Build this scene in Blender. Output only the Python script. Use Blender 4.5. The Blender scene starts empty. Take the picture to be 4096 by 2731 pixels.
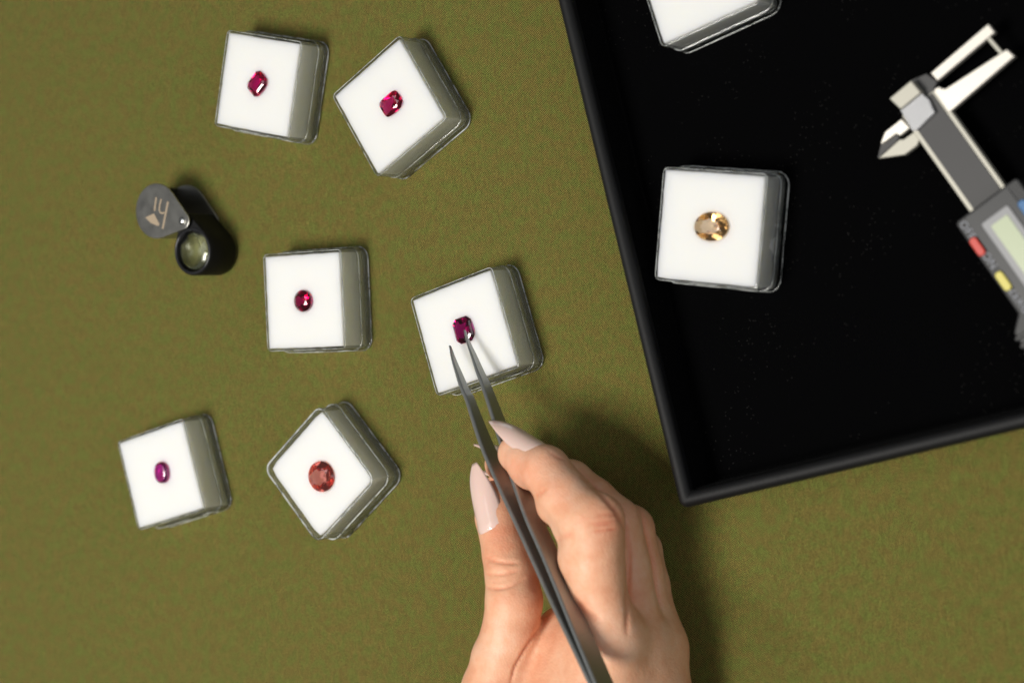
import bpy, bmesh, math, random
import numpy as np
from mathutils import Vector, Matrix

random.seed(4); np.random.seed(4)
sc = bpy.context.scene

# ------------------------------------------------------------------ camera
FPX, TILT, ROLL, CAMH = 7227.91, math.radians(31.37671), math.radians(-4.12277), 0.569574
IMW, IMH = 4096.0, 2731.0
FW = Vector((-math.sin(TILT), 0, -math.cos(TILT)))
_r = Vector((math.cos(TILT), 0, -math.sin(TILT))); _u = Vector((0, 1, 0))
RT = _r*math.cos(ROLL) + _u*math.sin(ROLL)
UP = -_r*math.sin(ROLL) + _u*math.cos(ROLL)
CAM = Vector((0, 0, CAMH))
def P(x, y, z):
    """photo pixel (4096 wide) -> point at height z"""
    d = FW + RT*((x-IMW/2)/FPX) - UP*((y-IMH/2)/FPX)
    return CAM + d*((z-CAMH)/d.z)
def pix(p):
    d = Vector(p)-CAM; k = FPX/d.dot(FW)
    return IMW/2+d.dot(RT)*k, IMH/2-d.dot(UP)*k
cd = bpy.data.cameras.new('camera'); cam = bpy.data.objects.new('camera', cd)
sc.collection.objects.link(cam); sc.camera = cam
m3 = Matrix((RT, UP, -FW)).transposed()
cam.matrix_world = Matrix.Translation(CAM) @ m3.to_4x4()
cd.sensor_width = 36; cd.lens = FPX/IMW*36; cd.clip_start = .01; cd.clip_end = 50
cd.dof.use_dof = True
cd.dof.focus_distance = (P(2050, 1330, .008)-CAM).dot(FW)
cd.dof.aperture_fstop = 8.0

# ------------------------------------------------------------------ light
w = bpy.data.worlds.new('World'); sc.world = w; w.use_nodes = True
w.node_tree.nodes['Background'].inputs[0].default_value = (.93, .97, 1, 1)
w.node_tree.nodes['Background'].inputs[1].default_value = .09
def area(name, loc, target, size, power, col):
    l = bpy.data.lights.new(name, 'AREA'); l.shape = 'RECTANGLE'; l.size, l.size_y = size
    l.energy = power; l.color = col
    o = bpy.data.objects.new(name, l); sc.collection.objects.link(o); o.location = loc
    o.rotation_euler = (Vector(target)-Vector(loc)).to_track_quat('-Z', 'Y').to_euler()
    return o
TGT = Vector((-.36, 0, 0))
key = area('key_softbox', TGT+Vector((-.15, -.22, 1.0)).normalized()*1.25, TGT, (.36, .42), 14.0, (1, .965, .90))
fill = area('ceiling_panel', (-.75, .30, 1.7), TGT, (.9, .5), 3, (.95, .98, 1))
room = area('room_fill', (.75, -.05, .95), TGT, (1.0, .8), 3.2, (.97, .98, 1))  # added fill from the camera side, lightens the box sides
sc.view_settings.view_transform = 'Standard'; sc.view_settings.look = 'None'
sc.view_settings.exposure = 0; sc.view_settings.gamma = 1
sc.cycles.use_denoising = True
sc.cycles.max_bounces = 16; sc.cycles.transmission_bounces = 14; sc.cycles.transparent_max_bounces = 16
sc.cycles.glossy_bounces = 6; sc.cycles.diffuse_bounces = 4
sc.cycles.sample_clamp_indirect = 6
sc.cycles.blur_glossy = .3

# ------------------------------------------------------------------ helpers
COL = sc.collection
def lin(r, g, b):
    f = lambda c: (c/255/12.92 if c/255 <= .04045 else ((c/255+.055)/1.055)**2.4)
    return (f(r), f(g), f(b), 1)
def mat(name, col=(.5, .5, .5, 1), rough=.5, metal=0, **kw):
    m = bpy.data.materials.new(name); m.use_nodes = True
    b = m.node_tree.nodes['Principled BSDF']
    b.inputs['Base Color'].default_value = col
    b.inputs['Roughness'].default_value = rough
    b.inputs['Metallic'].default_value = metal
    for k, v in kw.items(): b.inputs[k.replace('_', ' ')].default_value = v
    return m
class NT:
    def __init__(s, m): s.t = m.node_tree; s.b = s.t.nodes.get('Principled BSDF')
    def n(s, typ, **kw):
        o = s.t.nodes.new(typ)
        for k, v in kw.items(): setattr(o, k, v)
        return o
    def l(s, a, b): s.t.links.new(a, b)
    def math(s, op, a, b=None):
        o = s.n('ShaderNodeMath', operation=op)
        for i, v in enumerate((a, b)):
            if v is None: continue
            if isinstance(v, (int, float)): o.inputs[i].default_value = v
            else: s.l(v, o.inputs[i])
        return o.outputs[0]
    def noise(s, vec, scale, detail=2, rough=.5):
        o = s.n('ShaderNodeTexNoise'); o.inputs['Scale'].default_value = scale
        o.inputs['Detail'].default_value = detail; o.inputs['Roughness'].default_value = rough
        if vec is not None: s.l(vec, o.inputs['Vector'])
        return o.outputs[0]
    def ramp(s, fac, stops):
        o = s.n('ShaderNodeValToRGB'); s.l(fac, o.inputs[0]); e = o.color_ramp.elements
        while len(e) < len(stops): e.new(.5)
        for q, (p, c) in zip(e, stops): q.position = p; q.color = c
        return o.outputs[0]
    def mix(s, fac, a, b, blend='MIX'):
        o = s.n('ShaderNodeMix', data_type='RGBA', blend_type=blend)
        for i, v in ((0, fac), (6, a), (7, b)):
            if isinstance(v, (int, float)): o.inputs[i].default_value = v
            elif isinstance(v, tuple): o.inputs[i].default_value = v
            else: s.l(v, o.inputs[i])
        return o.outputs[2]
    def bump(s, h, strength, dist):
        o = s.n('ShaderNodeBump'); o.inputs['Strength'].default_value = strength
        o.inputs['Distance'].default_value = dist; s.l(h, o.inputs['Height'])
        s.l(o.outputs[0], s.b.inputs['Normal']); return o
    def obj(s): return s.n('ShaderNodeTexCoord').outputs['Object']
def mesh(name, verts, faces, m, parent=None, smooth=False):
    me = bpy.data.meshes.new(name); me.from_pydata([tuple(v) for v in verts], [], faces)
    me.update()
    return link(name, me, m, parent, smooth)
def link(name, me, m, parent=None, smooth=False):
    if m: me.materials.append(m)
    if smooth:
        me.polygons.foreach_set('use_smooth', [True]*len(me.polygons))
    o = bpy.data.objects.new(name, me); COL.objects.link(o)
    if parent: o.parent = parent
    return o
def frombm(name, bm, m, parent=None, smooth=False, angle=None):
    bmesh.ops.recalc_face_normals(bm, faces=bm.faces)
    me = bpy.data.meshes.new(name); bm.to_mesh(me); bm.free()
    o = link(name, me, m, parent, smooth)
    if angle: me.set_sharp_from_angle(angle=math.radians(angle))
    return o
def bev(o, wd, seg=2, ang=30):
    b = o.modifiers.new('bevel', 'BEVEL'); b.width = wd; b.segments = seg
    b.limit_method = 'ANGLE'; b.angle_limit = math.radians(ang); b.harden_normals = False
    return o
def thing(name, label, cat, loc=(0, 0, 0), rz=0, group=None):
    o = bpy.data.objects.new(name, None); COL.objects.link(o); o.location = loc; o.rotation_euler = (0, 0, rz)
    o.empty_display_size = .01
    return tag(o, label, cat, group)
def tag(o, label, cat, group=None):
    o['label'] = label; o['category'] = cat
    if group: o['group'] = group
    return o
def prism(pts, z0, z1):
    """vertical prism from xy outline"""
    n = len(pts)
    v = [(p[0], p[1], z0) for p in pts]+[(p[0], p[1], z1) for p in pts]
    f = [tuple(range(n, 2*n)), tuple(range(n-1, -1, -1))]+[(i, (i+1) % n, n+(i+1) % n, n+i) for i in range(n)]
    return v, f
def part_prism(name, pts, z0, z1, m, parent, bw=0):
    v, f = prism(pts, z0, z1); bm = bmesh.new()
    vs = [bm.verts.new(x) for x in v]
    for q in f: bm.faces.new([vs[i] for i in q])
    o = frombm(name, bm, m, parent)
    if bw: bev(o, bw)
    return o
def rr(hx, hy, r, n=6):
    out = []
    for cx, cy, a0 in ((hx-r, hy-r, 0), (-hx+r, hy-r, 90), (-hx+r, -hy+r, 180), (hx-r, -hy+r, 270)):
        for k in range(n+1):
            a = math.radians(a0+90*k/n); out.append((cx+r*math.cos(a), cy+r*math.sin(a)))
    return out
def loft(bm, loops, closed_ends=(True, True)):
    rings = [[bm.verts.new(p) for p in L] for L in loops]
    n = len(rings[0])
    for a, b in zip(rings, rings[1:]):
        for i in range(n): bm.faces.new((a[i], a[(i+1) % n], b[(i+1) % n], b[i]))
    if closed_ends[0]: bm.faces.new(rings[0][::-1])
    if closed_ends[1]: bm.faces.new(rings[-1])
    return rings

# ------------------------------------------------------------------ materials
# olive woven cloth
M_CLOTH = mat('olive_crepe_cloth', rough=.85); t = NT(M_CLOTH); oc = t.obj()
mp = t.n('ShaderNodeMapping'); t.l(oc, mp.inputs[0]); mp.inputs['Rotation'].default_value = (0, 0, math.radians(12))
wob = t.n('ShaderNodeTexNoise'); wob.inputs['Scale'].default_value = 900; wob.inputs['Detail'].default_value = 1
t.l(mp.outputs[0], wob.inputs['Vector'])
va = t.n('ShaderNodeVectorMath', operation='SCALE'); t.l(wob.outputs['Color'], va.inputs[0]); va.inputs['Scale'].default_value = .00045
vb = t.n('ShaderNodeVectorMath', operation='ADD'); t.l(mp.outputs[0], vb.inputs[0]); t.l(va.outputs[0], vb.inputs[1])
sx = t.n('ShaderNodeSeparateXYZ'); t.l(vb.outputs[0], sx.inputs[0])
PER = .00078
ax = t.math('SINE', t.math('MULTIPLY', sx.outputs[0], 2*math.pi/PER))
ay = t.math('SINE', t.math('MULTIPLY', sx.outputs[1], 2*math.pi/(PER*.9)))
wv = t.math('ADD', t.math('MULTIPLY', t.math('MULTIPLY', ax, ay), .5), .5)
gr = t.noise(mp.outputs[0], 1500, 3, .7)
hgt = t.math('ADD', t.math('MULTIPLY', wv, .70), t.math('MULTIPLY', gr, .30))
tone = t.ramp(hgt, [(.28, lin(14, 15, 2)), (.5, lin(83, 82, 31)), (.72, lin(166, 161, 90))])
mott = t.noise(oc, 210, 5, .75)
mm = t.ramp(mott, [(.42, (.90, 1.03, .86, 1)), (.56, (1.08, .92, .90, 1))])
sm_ = t.n('ShaderNodeMapping'); t.l(oc, sm_.inputs[0]); sm_.inputs['Scale'].default_value = (1, .28, 1); sm_.inputs['Rotation'].default_value = (0, 0, math.radians(-10))
stk = t.ramp(t.noise(sm_.outputs[0], 900, 2, .6), [(.3, (.84, .84, .82, 1)), (.7, (1.10, 1.10, 1.10, 1))])
tone = t.mix(1, tone, stk, 'MULTIPLY')
big = t.noise(oc, 11, 2)
mm2 = t.ramp(big, [(.3, (.97, 1.0, .97, 1)), (.7, (1.02, .99, .99, 1))])
t.l(t.mix(1, t.mix(1, tone, mm, 'MULTIPLY'), mm2, 'MULTIPLY'), t.b.inputs['Base Color'])
bp = t.bump(hgt, .5, .0004)
b2 = t.n('ShaderNodeBump'); b2.inputs['Strength'].default_value = .25; b2.inputs['Distance'].default_value = .004
t.l(t.noise(oc, 16, 3, .5), b2.inputs['Height']); t.l(b2.outputs[0], bp.inputs['Normal'])
t.b.inputs['Sheen Weight'].default_value = .08
t.b.inputs['Specular IOR Level'].default_value = .15

M_FOAM = mat('white_card_foam', (.895, .895, .865, 1), .8, Subsurface_Weight=1, Subsurface_Scale=.006,
             Subsurface_Radius=(1, .95, .8)); t = NT(M_FOAM)
t.bump(t.noise(t.obj(), 500, 5, .7), .22, .0004)

def clear(name, tint, ior=1.49, rough=.02, fac=.45):
    m = bpy.data.materials.new(name); m.use_nodes = True; nt = m.node_tree; nt.nodes.clear()
    out = nt.nodes.new('ShaderNodeOutputMaterial')
    g = nt.nodes.new('ShaderNodeBsdfGlass'); g.inputs['IOR'].default_value = ior; g.inputs['Roughness'].default_value = rough
    g.inputs['Color'].default_value = tint
    tr = nt.nodes.new('ShaderNodeBsdfTransparent'); tr.inputs[0].default_value = tint
    gl = nt.nodes.new('ShaderNodeBsdfGlossy'); gl.inputs['Roughness'].default_value = .05
    lw = nt.nodes.new('ShaderNodeLayerWeight'); lw.inputs[0].default_value = .5
    pw = nt.nodes.new('ShaderNodeMath'); pw.operation = 'POWER'; pw.inputs[1].default_value = 4; nt.links.new(lw.outputs['Facing'], pw.inputs[0])
    fr = nt.nodes.new('ShaderNodeMath'); fr.operation = 'MULTIPLY_ADD'; fr.inputs[1].default_value = .9; fr.inputs[2].default_value = .05; nt.links.new(pw.outputs[0], fr.inputs[0])
    m1 = nt.nodes.new('ShaderNodeMixShader'); nt.links.new(fr.outputs[0], m1.inputs[0])
    nt.links.new(tr.outputs[0], m1.inputs[1]); nt.links.new(gl.outputs[0], m1.inputs[2])
    mx = nt.nodes.new('ShaderNodeMixShader'); mx.inputs[0].default_value = fac
    nt.links.new(m1.outputs[0], mx.inputs[1]); nt.links.new(g.outputs[0], mx.inputs[2])
    nt.links.new(mx.outputs[0], out.inputs[0])
    return m
M_EDGE = mat('milky_edge_glint', (.80, .82, .80, 1), .10, Transmission_Weight=.65, IOR=1.49); t = NT(M_EDGE)  # milky tint stands in for light glinting along clear plastic edges
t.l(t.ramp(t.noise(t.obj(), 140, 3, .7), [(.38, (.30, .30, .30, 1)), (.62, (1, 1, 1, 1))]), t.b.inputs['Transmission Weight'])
M_CLEAR = clear('clear_styrene', (.975, .978, .97, 1), fac=.28)

M_VELVET = mat('black_velvet', (.0018, .0018, .002, 1), .95); t = NT(M_VELVET); oc = t.obj()
t.b.inputs['Specular IOR Level'].default_value = .0
lint = t.n('ShaderNodeTexVoronoi'); lint.inputs['Scale'].default_value = 620; t.l(oc, lint.inputs['Vector'])
clump = t.noise(oc, 60, 3)
spk = t.math('MULTIPLY', t.math('LESS_THAN', lint.outputs['Distance'], .11), t.math('GREATER_THAN', clump, .52))
t.l(t.mix(spk, (.0018, .0018, .002, 1), (.022, .021, .02, 1)), t.b.inputs['Base Color'])
t.bump(t.noise(oc, 1800, 2), .6, .0005)
t.b.inputs['Sheen Weight'].default_value = .02
M_RIM = mat('black_leatherette', (.005, .005, .0055, 1), .60); t = NT(M_RIM)
t.b.inputs['Specular IOR Level'].default_value = .32
t.bump(t.noise(t.obj(), 900, 3), .25, .0003)

M_STEEL = mat('dark_satin_steel', (.36, .37, .36, 1), .45, .9); t = NT(M_STEEL); oc = t.obj()
mp = t.n('ShaderNodeMapping'); t.l(oc, mp.inputs[0]); mp.inputs['Scale'].default_value = (1, 1, 1)
nz = t.noise(mp.outputs[0], 1400, 3)
t.l(t.ramp(nz, [(.3, (.40, .40, .40, 1)), (.7, (.54, .54, .54, 1))]), t.b.inputs['Roughness'])
t.bump(nz, .06, .0002)
M_PLATE = mat('worn_nickel_plate', (.42, .41, .38, 1), .30, 1.0); t = NT(M_PLATE)
t.l(t.ramp(t.noise(t.obj(), 220, 4, .65), [(.3, (.30, .30, .30, 1)), (.75, (.38, .38, .38, 1))]), t.b.inputs['Roughness'])
M_LOGO = mat('etched_tan_mark', lin(172, 154, 130), .6)
M_BLACK = mat('black_anodised', (.004, .004, .0045, 1), .55, Specular_IOR_Level=.25)
M_LENS = clear('lens_glass', (.97, .985, .94, 1), 1.52, 0, .7)
M_JAW = mat('ground_steel_light', (.66, .62, .55, 1), .36, .6)
M_JAW2 = mat('ground_steel_dull', (.50, .48, .41, 1), .5, .35)
M_GRIP = mat('grey_ribbed_steel', (.42, .42, .43, 1), .4, .5)
M_SCALE = mat('dark_grey_scale', (.060, .058, .058, 1), .55)
M_BODY = mat('charcoal_plastic', (.018, .018, .019, 1), .5); t = NT(M_BODY); t.bump(t.noise(t.obj(), 1500, 2), .2, .0002)
M_BODY2 = mat('black_bezel', (.008, .008, .009, 1), .4)
M_LCDF = mat('grey_lcd_frame', (.30, .30, .31, 1), .4)
M_LCD = mat('pale_green_lcd', lin(186, 196, 162), .25)
M_RED = mat('red_button', lin(205, 52, 32), .4)
M_YEL = mat('yellow_button', lin(218, 205, 92), .4)
M_BLU = mat('blue_button', lin(40, 105, 160), .4)
M_PRINT = mat('pale_print', lin(150, 152, 160), .6)

# ------------------------------------------------------------------ cloth
cloth = mesh('cloth', [(-1.6, -1.3, 0), (.9, -1.3, 0), (.9, 1.3, 0), (-1.6, 1.3, 0)], [(0, 1, 2, 3)], M_CLOTH)
cloth['kind'] = 'structure'; cloth['label'] = 'olive green woven cloth lying flat under everything'

# ------------------------------------------------------------------ tray
ZF, ZR = .0074, .0265
def tray():
    c = P(1578*1.7415, 1165*1.7415, ZR*.75); a = P(1296*1.7415, 0, ZR*.75); b = P(2352*1.7415, 984*1.7415, ZR*.75)
    ey = (a-c).normalized(); ey.z = 0; ex = Vector((b.x-c.x, b.y-c.y, 0)).normalized()
    ey = Vector((a.x-c.x, a.y-c.y, 0)).normalized()
    root = thing('display_tray', 'large black velvet lined tray with padded rim, holding the caliper', 'tray', (c.x, c.y, 0), 0)
    place = lambda x, y, z: tuple(ex*x+ey*y+Vector((0, 0, z)))
    LX, LY = .33, .30
    # profile: (inset, z)
    prof = [(.0012, 0), (.0004, .001), (0, .003), (0, ZR-.0052)]
    for k in range(11):
        q = k/10; th = math.radians(168-150*q)
        prof.append((.0026+.0026*math.cos(th), ZR-.0028+.0028*math.sin(th)*(1 if q > .3 else (.72+.93*q))))
    prof += [(.0052, ZR-.0032), (.0053, ZR-.006)]
    loops = []
    for ins, z in prof:
        r = max(.0030-ins, .0008)
        L = rr(LX/2-ins, LY/2-ins, r, 5); loops.append([place(x+LX/2, y+LY/2, z) for x, y in L])
    bm = bmesh.new(); loft(bm, loops, (True, False)); o = frombm('rim', bm, M_RIM, root, True, 50)
    # velvet lining: inner wall and floor with fillet
    loops = []
    for ins, z in ((.0049, ZR-.0036), (.0055, ZR-.0047), (.0060, ZF+.003), (.0066, ZF+.0008), (.0076, ZF-.0002), (.0086, ZF+.0003), (.011, ZF)):
        L = rr(LX/2-ins, LY/2-ins, .0012, 5); loops.append([place(x+LX/2, y+LY/2, z) for x, y in L])
    bm = bmesh.new(); loft(bm, loops, (False, True)); frombm('velvet_lining', bm, M_VELVET, root, True, 50)
tray()

# ------------------------------------------------------------------ gems
def gem_frame(c, e1, e2, z):
    C = P(*c, z); A = P(*e1, z)-C; B = P(*e2, z)-C
    return C, A.length, B.length, math.atan2(A.y, A.x)
def ring_oct(a, b, cut, z, s):
    a, b = a*s, b*s; c = cut*min(a, b)
    return [(a, -b+c, z), (a, b-c, z), (a-c, b, z), (-a+c, b, z), (-a, b-c, z), (-a, -b+c, z), (-a+c, -b, z), (a-c, -b, z)]
def gem_mat(name, col, ior, rough=0.0):
    m = bpy.data.materials.new(name); m.use_nodes = True; nt = m.node_tree; nt.nodes.clear()
    out = nt.nodes.new('ShaderNodeOutputMaterial'); g = nt.nodes.new('ShaderNodeBsdfGlass')
    g.inputs['Color'].default_value = (1, 1, 1, 1); g.inputs['IOR'].default_value = ior; g.inputs['Roughness'].default_value = rough
    va = nt.nodes.new('ShaderNodeVolumeAbsorption'); va.inputs['Color'].default_value = col[0]; va.inputs['Density'].default_value = col[1]
    nt.links.new(g.outputs[0], out.inputs[0]); nt.links.new(va.outputs[0], out.inputs[1])
    return m
def step_gem(a, b, cut, H):
    bm = bmesh.new()
    rings = [(.60, .17), (.80, .125), (.95, .05), (1, .015), (1, -.02), (.80, -.20), (.52, -.37)]
    loops = [ring_oct(a, b, cut, z*H, s) for s, z in rings]
    # keel
    k = max(a-b, 0)*.55+.0002
    last = [(math.copysign(k, x)+x*.04, y*.05, -.52*H) for x, y, _ in ring_oct(a, b, cut, 0, 1)]
    loft(bm, [L for L in loops+[last]], (True, True)); return bm
def brilliant(a, b, H, n=8, sq=2.0, jit=.02):
    pts = []
    def pt(ang, s, z):
        c, s_ = math.cos(ang), math.sin(ang)
        rad = (abs(c)**sq+abs(s_)**sq)**(-1/sq)
        j = 1+random.uniform(-jit, jit)*(s < .98)
        pts.append((a*rad*c*s*j, b*rad*s_*s*j, z*H))
    for k in range(n): pt(2*math.pi*k/n, .56, .17)
    for k in range(n): pt(2*math.pi*(k+.5)/n, .80, .112)
    for k in range(4*n): pt(2*math.pi*k/(4*n), 1, .012); pt(2*math.pi*k/(4*n), 1, -.02)
    for k in range(n): pt(2*math.pi*(k+.5)/n, .62, -.22)
    for k in range(n): pt(2*math.pi*k/n, .40, -.36)
    pts.append((0, 0, -.50*H))
    bm = bmesh.new()
    for p in pts: bm.verts.new(p)
    bmesh.ops.convex_hull(bm, input=bm.verts)
    loose = [v for v in bm.verts if not v.link_faces]
    bmesh.ops.delete(bm, geom=loose, context='VERTS')
    bmesh.ops.dissolve_limit(bm, angle_limit=math.radians(1.5), verts=bm.verts, edges=bm.edges)
    return bm
def cabochon(a, b, H):
    bm = bmesh.new(); loops = []
    for k in range(1, 15):
        th = math.pi*k/15; z = math.cos(th)*(.22 if k < 8 else .30)*H*1.2
        s = math.sin(th)**.55
        loops.append([(a*s*math.copysign(abs(math.cos(q))**.8, math.cos(q)), b*s*math.copysign(abs(math.sin(q))**.8, math.sin(q)), z) for q in [2*math.pi*i/40 for i in range(40)]])
    loft(bm, loops); return bm

# ------------------------------------------------------------------ gem boxes
HB = .0163
def cup(ho, hi, z0, zfl, z1, r, seg=6):
    bm = bmesh.new(); e = .0005
    ri = max(r-(ho-hi), .0006)
    L = [[(x, y, z0) for x, y in rr(ho-e*2, ho-e*2, max(r-e*2, .0005), seg)],
         [(x, y, z0+e*2) for x, y in rr(ho, ho, r, seg)],
         [(x, y, z1-e) for x, y in rr(ho, ho, r, seg)],
         [(x, y, z1-e*.3) for x, y in rr(ho-e*.3, ho-e*.3, r-e*.3, seg)],
         [(x, y, z1) for x, y in rr(ho-e, ho-e, r-e, seg)],
         [(x, y, z1) for x, y in rr(hi+.0001, hi+.0001, ri, seg)],
         [(x, y, zfl) for x, y in rr(hi, hi, ri, seg)]]
    loft(bm, L, (True, True)); return bm
def bead(half, r, z, rad, seg=6):
    bm = bmesh.new(); base = rr(half, half, r, seg); n = len(base); rings = []
    for k in range(n):
        p = Vector(base[k]); a = Vector(base[k-1]); b = Vector(base[(k+1) % n]); t_ = (b-a).normalized(); nn = Vector((t_.y, -t_.x))
        rings.append([bm.verts.new((p.x+nn.x*rad*math.cos(q), p.y+nn.y*rad*math.cos(q), z+rad*math.sin(q))) for q in [math.pi*2*i/8 for i in range(8)]])
    for k in range(n):
        for i in range(8): bm.faces.new((rings[k-1][i], rings[k-1][(i+1) % 8], rings[k][(i+1) % 8], rings[k][i]))
    return bm
def foam(hw, z0, z1, pit, rc):
    """block with rough-cut edges, small pit in the top for the gem; pit=(a,b,angle)"""
    bm = bmesh.new(); N = 48; base = rr(hw, hw, rc, 4)
    # resample outline to N points by angle
    per = []
    M = len(base)
    segs = [(Vector(base[i]), Vector(base[(i+1) % M])) for i in range(M)]
    for k in range(N):
        a = 2*math.pi*k/N; d = Vector((math.cos(a), math.sin(a))); best = None
        for p, q in segs:
            e = q-p; den = d.x*e.y-d.y*e.x
            if abs(den) < 1e-12: continue
            t_ = (p.x*e.y-p.y*e.x)/den; u_ = (p.x*d.y-p.y*d.x)/den
            if t_ > 0 and -1e-6 <= u_ <= 1+1e-6: best = d*t_
        per.append(best)
    for c, s in ((1, 1), (-1, 1), (-1, -1), (1, -1)):   # exact corners
        k = round((math.atan2(s, c) % (2*math.pi))/(2*math.pi)*N) % N
        per[k] = Vector((c*(hw-rc*.29), s*(hw-rc*.29)))
    jit = [1+random.uniform(-.006, .004) for _ in range(N)]
    def out(z, sc_=1, j=True): return [(p.x*sc_*(jit[k] if j else 1), p.y*sc_*(jit[k] if j else 1), z) for k, p in enumerate(per)]
    L = [out(z0, 1), out(z1-.0006, .998), out(z1, .990)]
    if pit:
        a, b, ang = pit
        def ell(s, z): return [((a*s*math.cos(q)*math.cos(ang)-b*s*math.sin(q)*math.sin(ang)), (a*s*math.cos(q)*math.sin(ang)+b*s*math.sin(q)*math.cos(ang)), z) for q in [2*math.pi*k/N-ang for k in range(N)]]
        L += [ell(1.7, z1), ell(1.12, z1-.00015), ell(.98, z1-.0007), ell(.8, z1-.0034), ell(.25, z1-.0040)]
    loft(bm, L, (True, True)); return bm
GEMW = {}
def gem_box(key_, x, y, yaw, z0, desc, gem=None, closed=False, hw=.0180):
    root = thing('gem_box', desc, 'box', (x, y, z0), yaw, 'clear plastic gem boxes with white inserts')
    zt = HB
    if not closed:
        frombm('base_cup', cup(.0201, .01925, 0, .0010, .0066, .0046), M_CLEAR, root, True, 35)
        frombm('clear_wall', cup(.0191, .0182, .0013, .0020, zt-.0002, .0020, 5), M_CLEAR, root, True, 35)
        frombm('base_edge_glint', bead(.0201, .0046, .0007, .00028), M_EDGE, root, True)  # added pale beads draw the bright edge lines
        frombm('seam_edge_glint', bead(.0199, .0044, .0066, .00014), M_EDGE, root, True)
        frombm('top_edge_glint', bead(.0188, .0018, zt-.0002, .00014), M_EDGE, root, True)
        zfoam = zt
    else:
        frombm('base_cup', cup(.0203, .0194, 0, .0010, .0080, .0050), M_CLEAR, root, True, 35)
        frombm('clear_wall', cup(.0192, .0180, .0013, .0020, zt+.0006, .0038, 6), M_CLEAR, root, True, 35)
        frombm('base_edge_glint', bead(.0203, .0050, .0007, .00034), M_EDGE, root, True)
        frombm('seam_edge_glint', bead(.0200, .0048, .0081, .00030), M_EDGE, root, True)
        frombm('top_edge_glint', bead(.0188, .0036, zt+.0005, .00036), M_EDGE, root, True)
        zfoam = zt-.0008
    pit = None
    if gem:
        C, a, b, ang = gem_frame(gem['c'], gem['e1'], gem['e2'], z0+zfoam)
        dx, dy = C.x-x, C.y-y; ca, sa = math.cos(-yaw), math.sin(-yaw)
        ox, oy = dx*ca-dy*sa, dx*sa+dy*ca
        pit = (a*1.0, b*1.0, ang-yaw)
    bm = foam(hw, .002, zfoam, pit, .0004 if not closed else .0022)
    if gem:   # move the pit under the gem
        for v in bm.verts:
            rr_ = math.hypot(v.co.x, v.co.y)
            if v.co.z > zfoam-.0045 and rr_ < hw*.72 and v.co.z > .003: v.co.x += ox; v.co.y += oy
    frombm('foam_insert', bm, M_FOAM, root, True, 30)
    if gem:
        H = 2*min(a, b)*gem.get('h', 1)
        k = gem['cut']
        if k == 'step': bm = step_gem(a, b, gem.get('corner', .42), H)
        elif k == 'cab': bm = cabochon(a, b, H)
        else: bm = brilliant(a, b, H, gem.get('n', 8), gem.get('sq', 2.0))
        # keep the pavilion inside the pit
        for v in bm.verts:
            if v.co.z < 0: v.co.z = max(v.co.z, -.0037*(1 if gem.get('deep', 1) else .5)) if v.co.z < -.0037 else v.co.z
        o = frombm(gem['name'], bm, gem['mat'], None, k == 'cab')
        o.location = (C.x, C.y, z0+zfoam+gem.get('lift', .0003)); o.rotation_euler = (gem.get('tilt', 0), gem.get('tilty', 0), ang)
        tag(o, gem['label'], 'gem', 'faceted gems on white inserts')
    return root
MG = {
 'A': gem_mat('magenta_red_gem', ((0.9, 0.02, 0.66, 1), 820), 1.70),
 'B': gem_mat('magenta_gem', ((0.92, 0.02, 0.62, 1), 820), 1.72),
 'C': gem_mat('crimson_gem', ((0.88, 0.02, 0.6, 1), 860), 1.74),
 'D': gem_mat('deep_purple_red_gem', ((0.86, 0.02, 0.72, 1), 1000), 1.72),
 'E': gem_mat('purple_gem', ((0.9, 0.02, 0.78, 1), 520), 1.72),
 'F': gem_mat('orange_red_gem', ((0.99, 0.40, 0.30, 1), 190), 1.74),
 'G': gem_mat('golden_peach_gem', ((1, .77, .36, 1), 210), 1.70),
}
GEMS = {
 'A': dict(cut='step', c=(1031.2, 336.1), e1=(1057.1, 301.6), e2=(1055.7, 358.3), corner=.38, h=.8, name='octagon_gem', mat=MG['A'], label='small pinkish red octagonal gem with a clear flat table'),
 'B': dict(cut='bril', c=(1567, 415.8), e1=(1601, 385.2), e2=(1588.8, 442.6), sq=5.0, h=.75, tilt=.07, tilty=.05, name='cushion_gem', mat=MG['B'], label='magenta cushion gem with dark corners in the diamond-turned box'),
 'C': dict(cut='bril', c=(1212.4, 1203.5), e1=(1215, 1246.3), e2=(1248.7, 1203.5), h=.85, tilt=.07, name='oval_gem', mat=MG['C'], label='crimson oval gem in the box below the loupe'),
 'D': dict(cut='step', c=(1855.9, 1319.5), e1=(1868.6, 1368.6), e2=(1891.6, 1306.7), corner=.40, h=.75, name='emerald_cut_gem', mat=MG['D'], label='dark purple red emerald cut gem under the tweezer tips'),
 'E': dict(cut='cab', c=(649.8, 1888.6), e1=(652.5, 1931), e2=(675.9, 1884.8), h=.9, name='cabochon_gem', mat=MG['E'], label='small smooth purple gem, the narrowest of them all'),
 'F': dict(cut='bril', c=(1286.8, 1904.7), e1=(1290.4, 1965.9), e2=(1336.3, 1904.7), n=10, h=.72, tilt=-.06, name='round_gem', mat=MG['F'], label='large orange red round gem with many bright facets'),
 'G': dict(cut='bril', c=(2846.6, 906.5), e1=(2915, 906.5), e2=(2849, 964), n=8, h=.72, name='golden_gem', mat=MG['G'], label='golden peach oval gem in the box on the black tray'),
}
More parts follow.
